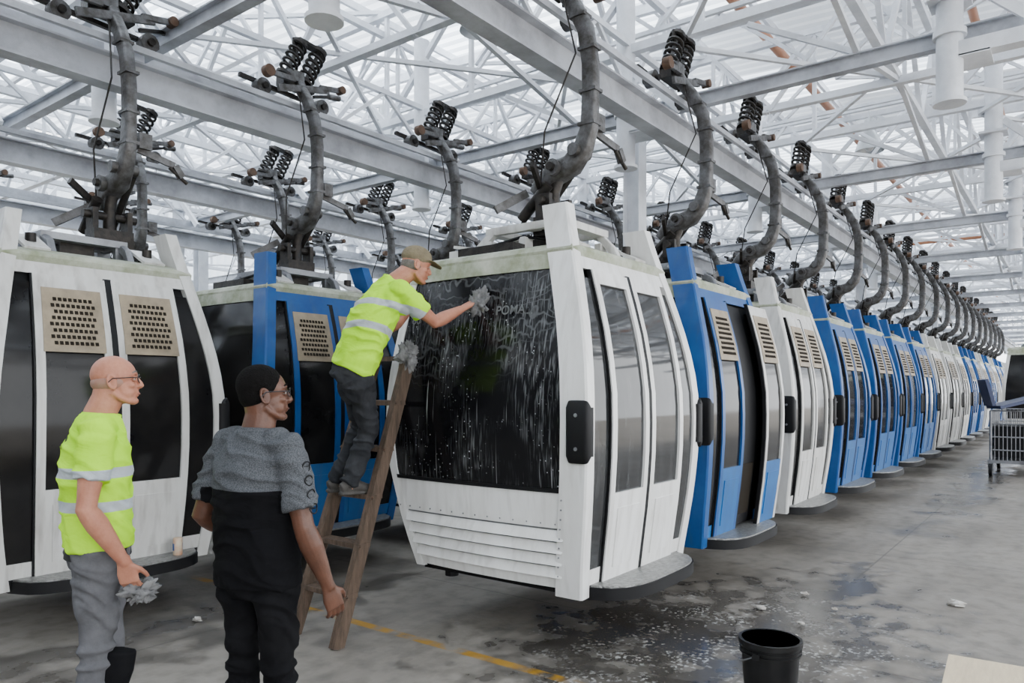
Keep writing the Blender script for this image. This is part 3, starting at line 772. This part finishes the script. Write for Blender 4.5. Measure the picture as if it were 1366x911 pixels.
def person(name,loc,yaw,J,P):
    e=bpy.data.objects.new(name,None);col.objects.link(e);e.location=loc;e.rotation_euler=(0,0,yaw);e.empty_display_size=.2
    J={k:V(v) for k,v in J.items()}
    g=P.get('g',1.0);S=(J['shL']-J['shR']).normalized();up=(J['neck']-J['pel']).normalized();fw=S.cross(V((0,0,1)));fw.normalize()
    R=P['R'];C=J['head'];hk=P.get('hk',1.06);nk=P.get('nk',1.1);lg=P.get('leg',1.0)
    # body
    b=MB()
    sp=lambda t:(lerp(J['pel'],J['chest'],t*2) if t<.5 else lerp(J['chest'],J['neck'],t*2-1))
    b.loft([sp(0)-up*.06,sp(0),sp(.25),sp(.5),sp(.8),sp(1)],[(.12,.09),(.15,.105),(.14,.1),(.14,.105),(.11,.075),(.06,.06)],side=S,seg=20)
    b.loft([J['neck']-up*.05,J['neck']+up*.01,lerp(J['neck'],C,.5),C+R@V((-.02,0,-.02))],[(.066*nk,.060*nk),(.058*nk,.056*nk),(.053*nk,.055*nk),(.054*nk,.056*nk)],side=S,seg=18)
    for s in(-1,1):
        b.loft([C+R@V((-.015,s*.055,-.045)),lerp(J['neck'],C,.35)+fw*.03+S*(s*.03),J['neck']+fw*.05+S*(s*.012)],[.014,.013,.011],side=S,seg=8)
    head(b,C,R,hk)
    for s in 'LR':
        sh,el,wr=J['sh'+s],J['el'+s],J['wr'+s];hp,kn,an=J['hip'+s],J['kn'+s],J['an'+s]
        b.loft([lerp(sh,J['chest'],.2),sh,lerp(sh,el,.3),lerp(sh,el,.62),lerp(sh,el,.85),el,lerp(el,wr,.12),lerp(el,wr,.3),lerp(el,wr,.6),lerp(el,wr,.85),wr,wr+(wr-el)*.05],
               [.035,.046,.050,.047,.040,.040,.043,.045,.037,.029,(.027,.023),(.025,.021)],side=S,seg=16)
        hd=P['hand'+s];hand(b,wr,hd[0],hd[1],hd[2],hd[3])
        b.loft([hp,lerp(hp,kn,.4),kn,lerp(kn,an,.3),an],[.07,.062,.046,.046,.035],side=S,seg=14)
        b.loft([an,an+V((0,0,-.04)),an+P['toe'+s]*.1+V((0,0,-.05))],[.035,.04,.03],side=S)
    organic(b,'body',P['skin'],e,.0044,0,2)
    # shirt
    b=MB();hm=P.get('hem',.10)
    b.loft([sp(0)-up*hm,sp(0)-up*hm*.5,sp(0),sp(.25),sp(.5),sp(.72),sp(.88),J['neck']+up*.01],
           [(.172*g,.132*g),(.176*g,.134*g),(.172*g,.136*g),(.167*g,.134*g),(.178*g,.140*g),(.175,.130),(.145,.102),(.078,.076)],side=S,seg=26,pw=.9)
    for s in 'LR':
        sh,el=J['sh'+s],J['el'+s];f=P.get('sleeve',.62)
        b.ell(lerp(sh,J['neck'],.10),(.070,.070,.066));b.ell(lerp(sh,J['neck'],.35),(.070,.070,.060))
        b.ell(lerp(sh,J['chest'],.28),(.078,.078,.085));b.ell(lerp(lerp(sh,el,.25),J['chest'],.16),(.066,.066,.07))
        b.loft([lerp(sh,J['neck'],.55)-up*.015,lerp(sh,J['neck'],.15)-up*.004,lerp(sh,el,.12),lerp(sh,el,.35),lerp(sh,el,f*.9),lerp(sh,el,f)],[.056,.066,.068,.065,.068,.070],side=S,seg=18)
    organic(b,'shirt',P['shirt'],e,.006,.028,3)
    # collar
    b=MB();cp=[];cc=lerp(J['neck'],C,.14)
    for k in range(25):
        a=2*math.pi*k/24;cp.append(cc+S*(.068*math.cos(a))+fw*(-.069*math.sin(a))-up*.014+V((0,0,.006*math.sin(a))))
    b.loft(cp,[.009]*25,side=(0,0,1),seg=8);b.obj('collar',[P['collar']],e,smooth=60)
    # trousers
    b=MB()
    b.loft([sp(.1),sp(0),sp(0)-up*.08,sp(0)-up*.14],[(.15,.115),(.162*g,.123*g),(.160*g,.123*g),(.12,.1)],side=S,seg=22)
    for s in 'LR':
        hp,kn,an=J['hip'+s],J['kn'+s],J['an'+s]
        b.loft([hp+V((0,0,.04)),hp-V((0,0,.05)),lerp(hp,kn,.4),lerp(hp,kn,.8),kn,lerp(kn,an,.2),lerp(kn,an,.5),lerp(kn,an,.85),lerp(kn,an,1.02)],
               [.085*lg,(.090*lg,.103*lg),.082*lg,.068*lg,.066*lg,.066*lg,.062*lg,.056,.062],side=S,seg=18)
    organic(b,'trousers',P['pants'],e,.007,.036,3)
    # shoes
    b=MB()
    for s in 'LR':
        an=J['an'+s];t=P['toe'+s].normalized();sd=V((0,0,1)).cross(t)
        z=V((0,0,-.045))
        b.loft([an-t*.065+z,an-t*.03+z*.8,an+t*.04+z*.75,an+t*.11+z*1.15,an+t*.17+z*1.25,an+t*.195+z*1.3],[(.03,.035),(.038,.05),(.042,.05),(.048,.034),(.04,.026),(.02,.016)],side=sd,seg=16)
        b.loft([an+V((0,0,.05)),an-V((0,0,.03))],[.048,.05],side=sd)
        b.loft([an-t*.07+z*1.75,an+t*.05+z*1.75,an+t*.13+z*1.75,an+t*.2+z*1.75],[(.036,.012),(.04,.012),(.05,.012),(.03,.012)],side=sd,seg=14,pw=.8)
    organic(b,'shoes',P['shoe'],e,.006,0,2)
    # face bits
    b=MB();q=lambda x,y,z:C+R@V((x*hk,y*hk,z*hk))
    for s in(-1,1):
        b.ell(q(.0695,s*.030,.006),(.0120,.0125,.0105),R,mat=0);b.ell(q(.0795,s*.031,.006),(.003,.005,.005),R,mat=1)
        b.loft([q(.087,s*.012,.031),q(.085,s*.028,.038),q(.070,s*.046,.032)],[.0035,.0045,.0025],seg=8,mat=2)
        for zz,rr in((.0115,.0045),(-.003,.0035)):
            b.loft([q(.072,s*.015,zz*.6),q(.0795,s*.030,zz),q(.070,s*.046,zz*.5)],[rr,rr,rr*.8],seg=8,mat=4)
    b.loft([q(.082,-.022,-.062),q(.0885,-.01,-.061),q(.0895,0,-.062),q(.0885,.01,-.061),q(.082,.022,-.062)],[.002,.004,.0036,.004,.002],seg=8,mat=3)
    b.obj('face_details',[eye_w,eye_i,P['hair'],P['lip'],P['skin']],e)
    if P.get('glasses'):
        b=MB()
        for s in(-1,1):
            ring=[q(.097-.006*abs(math.cos(a)),s*.033+.024*math.cos(a),.004+.018*math.sin(a)) for a in np.linspace(0,2*math.pi,21)]
            b.loft(ring,[.0018]*21,side=R@V((1,0,0)),seg=6)
            b.loft([q(.093,s*.057,.008),q(.07,s*.076,.012),q(-.005,s*.086,.014),q(-.028,s*.084,-.005)],[.0022]*4,seg=6)
        b.loft([q(.097,-.01,.008),q(.100,0,.010),q(.097,.01,.008)],[.002]*3,seg=6);b.obj('spectacles',[metalf],e)
    return e,J,P
# bald man
Rz=lambda a:M.Rotation(a,3,'Z');Ry=lambda a:M.Rotation(a,3,'Y')
greyp=pm('grey_trousers',(.13,.13,.14),(.075,.075,.08),8,.9,0,.5,12,spec=.1)
jeans=pm('charcoal_jeans',(.016,.017,.020),(.045,.047,.052),5,.9,0,.5,14,spec=.1)
blackp2=pm('black_trousers',(.004,.004,.005),(.009,.009,.010),5,.9,0,.4,12,spec=.1)
shoeb=pm('dark_shoes',(.02,.018,.016),(.04,.035,.03),20,.6)
grayshoe=pm('grey_shoes',(.03,.027,.024),(.07,.063,.056),20,.7)
hv=hivis('hi_vis_shirt',(1.305,1.165),(0,0),.022,logo=((0,1),(-1,0),.06,.02,1.41,.06,.009))
F=V((1,0,0))
J1=dict(pel=(0,0,1.03),chest=(-.01,0,1.29),neck=(.005,0,1.535),head=(.065,-.01,1.685),shL=(-.01,.175,1.465),shR=(-.01,-.175,1.465),
 elL=(-.04,.24,1.18),elR=(-.05,-.23,1.17),wrL=(.02,.25,.93),wrR=(.085,-.225,.945),hipL=(0,.085,.95),hipR=(0,-.085,.95),
 knL=(.05,.10,.52),knR=(-.01,-.10,.52),anL=(.04,.11,.09),anR=(-.08,-.11,.09))
R1m=Rz(-.10)@Ry(-.10)
e1,J1,P1=person('bald_worker',(1.50,3.37,0),math.radians(-22),J1,dict(R=R1m,skin=skin_l,shirt=hv,collar=hv,pants=greyp,shoe=shoeb,hair=hair_g,lip=lip,glasses=True,hk=.99,nk=1.15,
 handL=((.2,0,-1),(0,-1,0),(1,0,0),.5),handR=((.25,.05,-1),(.4,.9,0),(1,0,0),.75),toeL=F,toeR=V((.95,-.3,0)),hem=.05))
rag('rag',(.15,-.20,.81),.06,e1,sq=(1.2,.9,.9))
b=MB();b.loft([(0,0,1.0),(0,0,.94)],[(.166,.124),(.172,.130)],side=(0,1,0),seg=26,cap=False,mat=0);b.obj('undershirt_hem',[black],e1)
b=MB()
b.loft([(.07,-.102,.55),(.055,-.102,.47),(.04,-.102,.40)],[(.05,.075),(.055,.078),(.045,.07)],side=(0,1,0),seg=18)
organic(b,'knee_patch',blackp2,e1,.008,0,2)
# fringe of stubble hair
b=MB();C=J1['head']
b.ell(C+R1m@V((-.016,0,.0)),(.0805,.0755,.050),R1m,seg=24,rings=14);b.obj('hair_fringe',[pm('stubble',(.34,.165,.115),(.30,.19,.15),60,.7)],e1)
# dark shirt man
Rm=Rz(-.62)@Ry(-.08);tm=tee('two_tone_tshirt')
J2=dict(pel=(0,0,.99),chest=(-.015,0,1.25),neck=(-.0,0,1.485),head=(.02,-.012,1.628),shL=(-.01,.165,1.415),shR=(-.01,-.165,1.415),
 elL=(-.06,.245,1.15),elR=(.0,-.235,1.13),wrL=(.12,.22,1.04),wrR=(.09,-.275,.89),hipL=(0,.085,.92),hipR=(0,-.085,.92),
 knL=(.02,.095,.49),knR=(.03,-.085,.49),anL=(-.03,.11,.09),anR=(-.02,-.09,.09))
e2,J2,P2=person('man_in_dark_tshirt',(1.75,2.575,0),math.radians(10),J2,dict(R=Rm,skin=skin_d,shirt=tm,collar=tm,pants=blackp2,shoe=shoeb,hair=hair_b,lip=lipd,glasses=True,g=1.0,hk=.98,nk=1.12,sleeve=.75,hem=.10,leg=.93,
 handL=((.8,-.3,-.3),(0,-1,0),(0,0,1),.5),handR=((.35,-.12,-1),(.3,.9,0),(1,0,0),.45),toeL=V((1,.15,0)),toeR=V((1,-.15,0))))
C=J2['head'];b=MB()
b.ell(C+Rm@V((-.016,0,.043)),(.090,.079,.082),Rm,seg=26,rings=18);b.ell(C+Rm@V((-.036,0,.005)),(.062,.072,.064),Rm,seg=22,rings=14)
o=organic(b,'hair',hair_b,e2,.005,0,2)
b=MB()
for k in range(4):
    z=1.36-k*.052;c=V((.0,-.245-.012*k,z))
    ring=[c+V((.019*math.cos(a),-.006*abs(math.sin(a)),.019*math.sin(a))) for a in np.linspace(0,2*math.pi,17)]
    b.loft(ring,[.0028]*17,side=(0,1,0),seg=6)
    b.loft([c+V((-.012,0,0)),c+V((.012,0,0))],[.0024]*2,side=(0,1,0),seg=6)
b.obj('sleeve_print',[black],e2)
# worker on the ladder (joints in metres relative to the ladder foot)
O=V((3.4,3.9,0));w_=lambda x,y,z:V((x,y,z))-O
hv2=hivis('hi_vis_shirt_worn',(2.12,1.965),(-.30,0),.022,logo=((.45,.9),(-.9,.45),.02,-.36,2.235,.055,.008))
J3=dict(pel=w_(3.20,3.67,1.82),chest=w_(3.24,3.57,2.08),neck=w_(3.36,3.48,2.33),head=w_(3.475,3.405,2.445),shL=w_(3.43,3.63,2.27),shR=w_(3.28,3.345,2.255),
 elL=w_(3.62,3.78,2.08),elR=w_(3.555,3.31,2.085),wrL=w_(3.80,3.80,2.20),wrR=w_(3.78,3.27,2.19),hipL=w_(3.25,3.745,1.74),hipR=w_(3.17,3.61,1.74),
 knL=w_(3.43,3.87,1.40),knR=w_(3.36,3.72,1.40),anL=w_(3.37,4.05,1.04),anR=w_(3.33,3.87,1.04))
R3=Rz(math.radians(-32))@Ry(.18)
tw=V((.93,-.3,0))
e3,J3,P3=person('worker_on_ladder',tuple(O),0,J3,dict(R=R3,skin=skin_l,shirt=hv2,collar=hv2,pants=jeans,shoe=grayshoe,hair=hair_g,lip=lip,hem=.05,hk=1.0,
 handL=((.5,-.2,.8),(1,0,0),(0,-1,0),.3),handR=((.8,-.15,.45),(.9,0,-.5),(0,1,.2),.35),toeL=tw,toeR=tw))
C=J3['head'];q=lambda x,y,z:C+R3@V((x,y,z));b=MB()
b.ell(q(-.004,0,.060),(.100,.083,.074),R3,seg=26,rings=18)
b.loft([q(.05,0,.045),q(.10,0,.045),q(.15,0,.030),q(.168,0,.022)],[(.07,.008),(.068,.007),(.05,.006),(.02,.005)],side=R3@V((0,1,0)),seg=18)
organic(b,'baseball_cap',capm,e3,.0045,0,2)
b=MB();b.ell(q(-.024,0,.0),(.074,.0765,.055),R3,seg=22,rings=14);b.obj('hair',[hair_g],e3)
rag('rag',tuple(w_(3.87,3.21,2.22)),.08,e3,sq=(.45,1.1,1.3))
# ------------------------------------------------------------------ light, world, camera
wd=bpy.data.worlds.new('world');scene.world=wd;wd.use_nodes=True
bg=wd.node_tree.nodes['Background'];bg.inputs[0].default_value=(.94,.97,1.0,1);bg.inputs[1].default_value=5.2
s=bpy.data.lights.new('sun','SUN');s.energy=17;s.angle=math.radians(12);s.color=(1,.97,.92)
so=bpy.data.objects.new('sun',s);col.objects.link(so);so.rotation_euler=(V((.45,.6,-1.0))).to_track_quat('-Z','Y').to_euler()
cam=bpy.data.cameras.new('camera');co=bpy.data.objects.new('camera',cam);col.objects.link(co)
co.location=(0,0,1.65);co.rotation_euler=(math.radians(90),0,math.radians(-52.9));cam.sensor_width=36;cam.lens=36*1000/1366;cam.shift_y=.0472;cam.clip_end=300
scene.camera=co
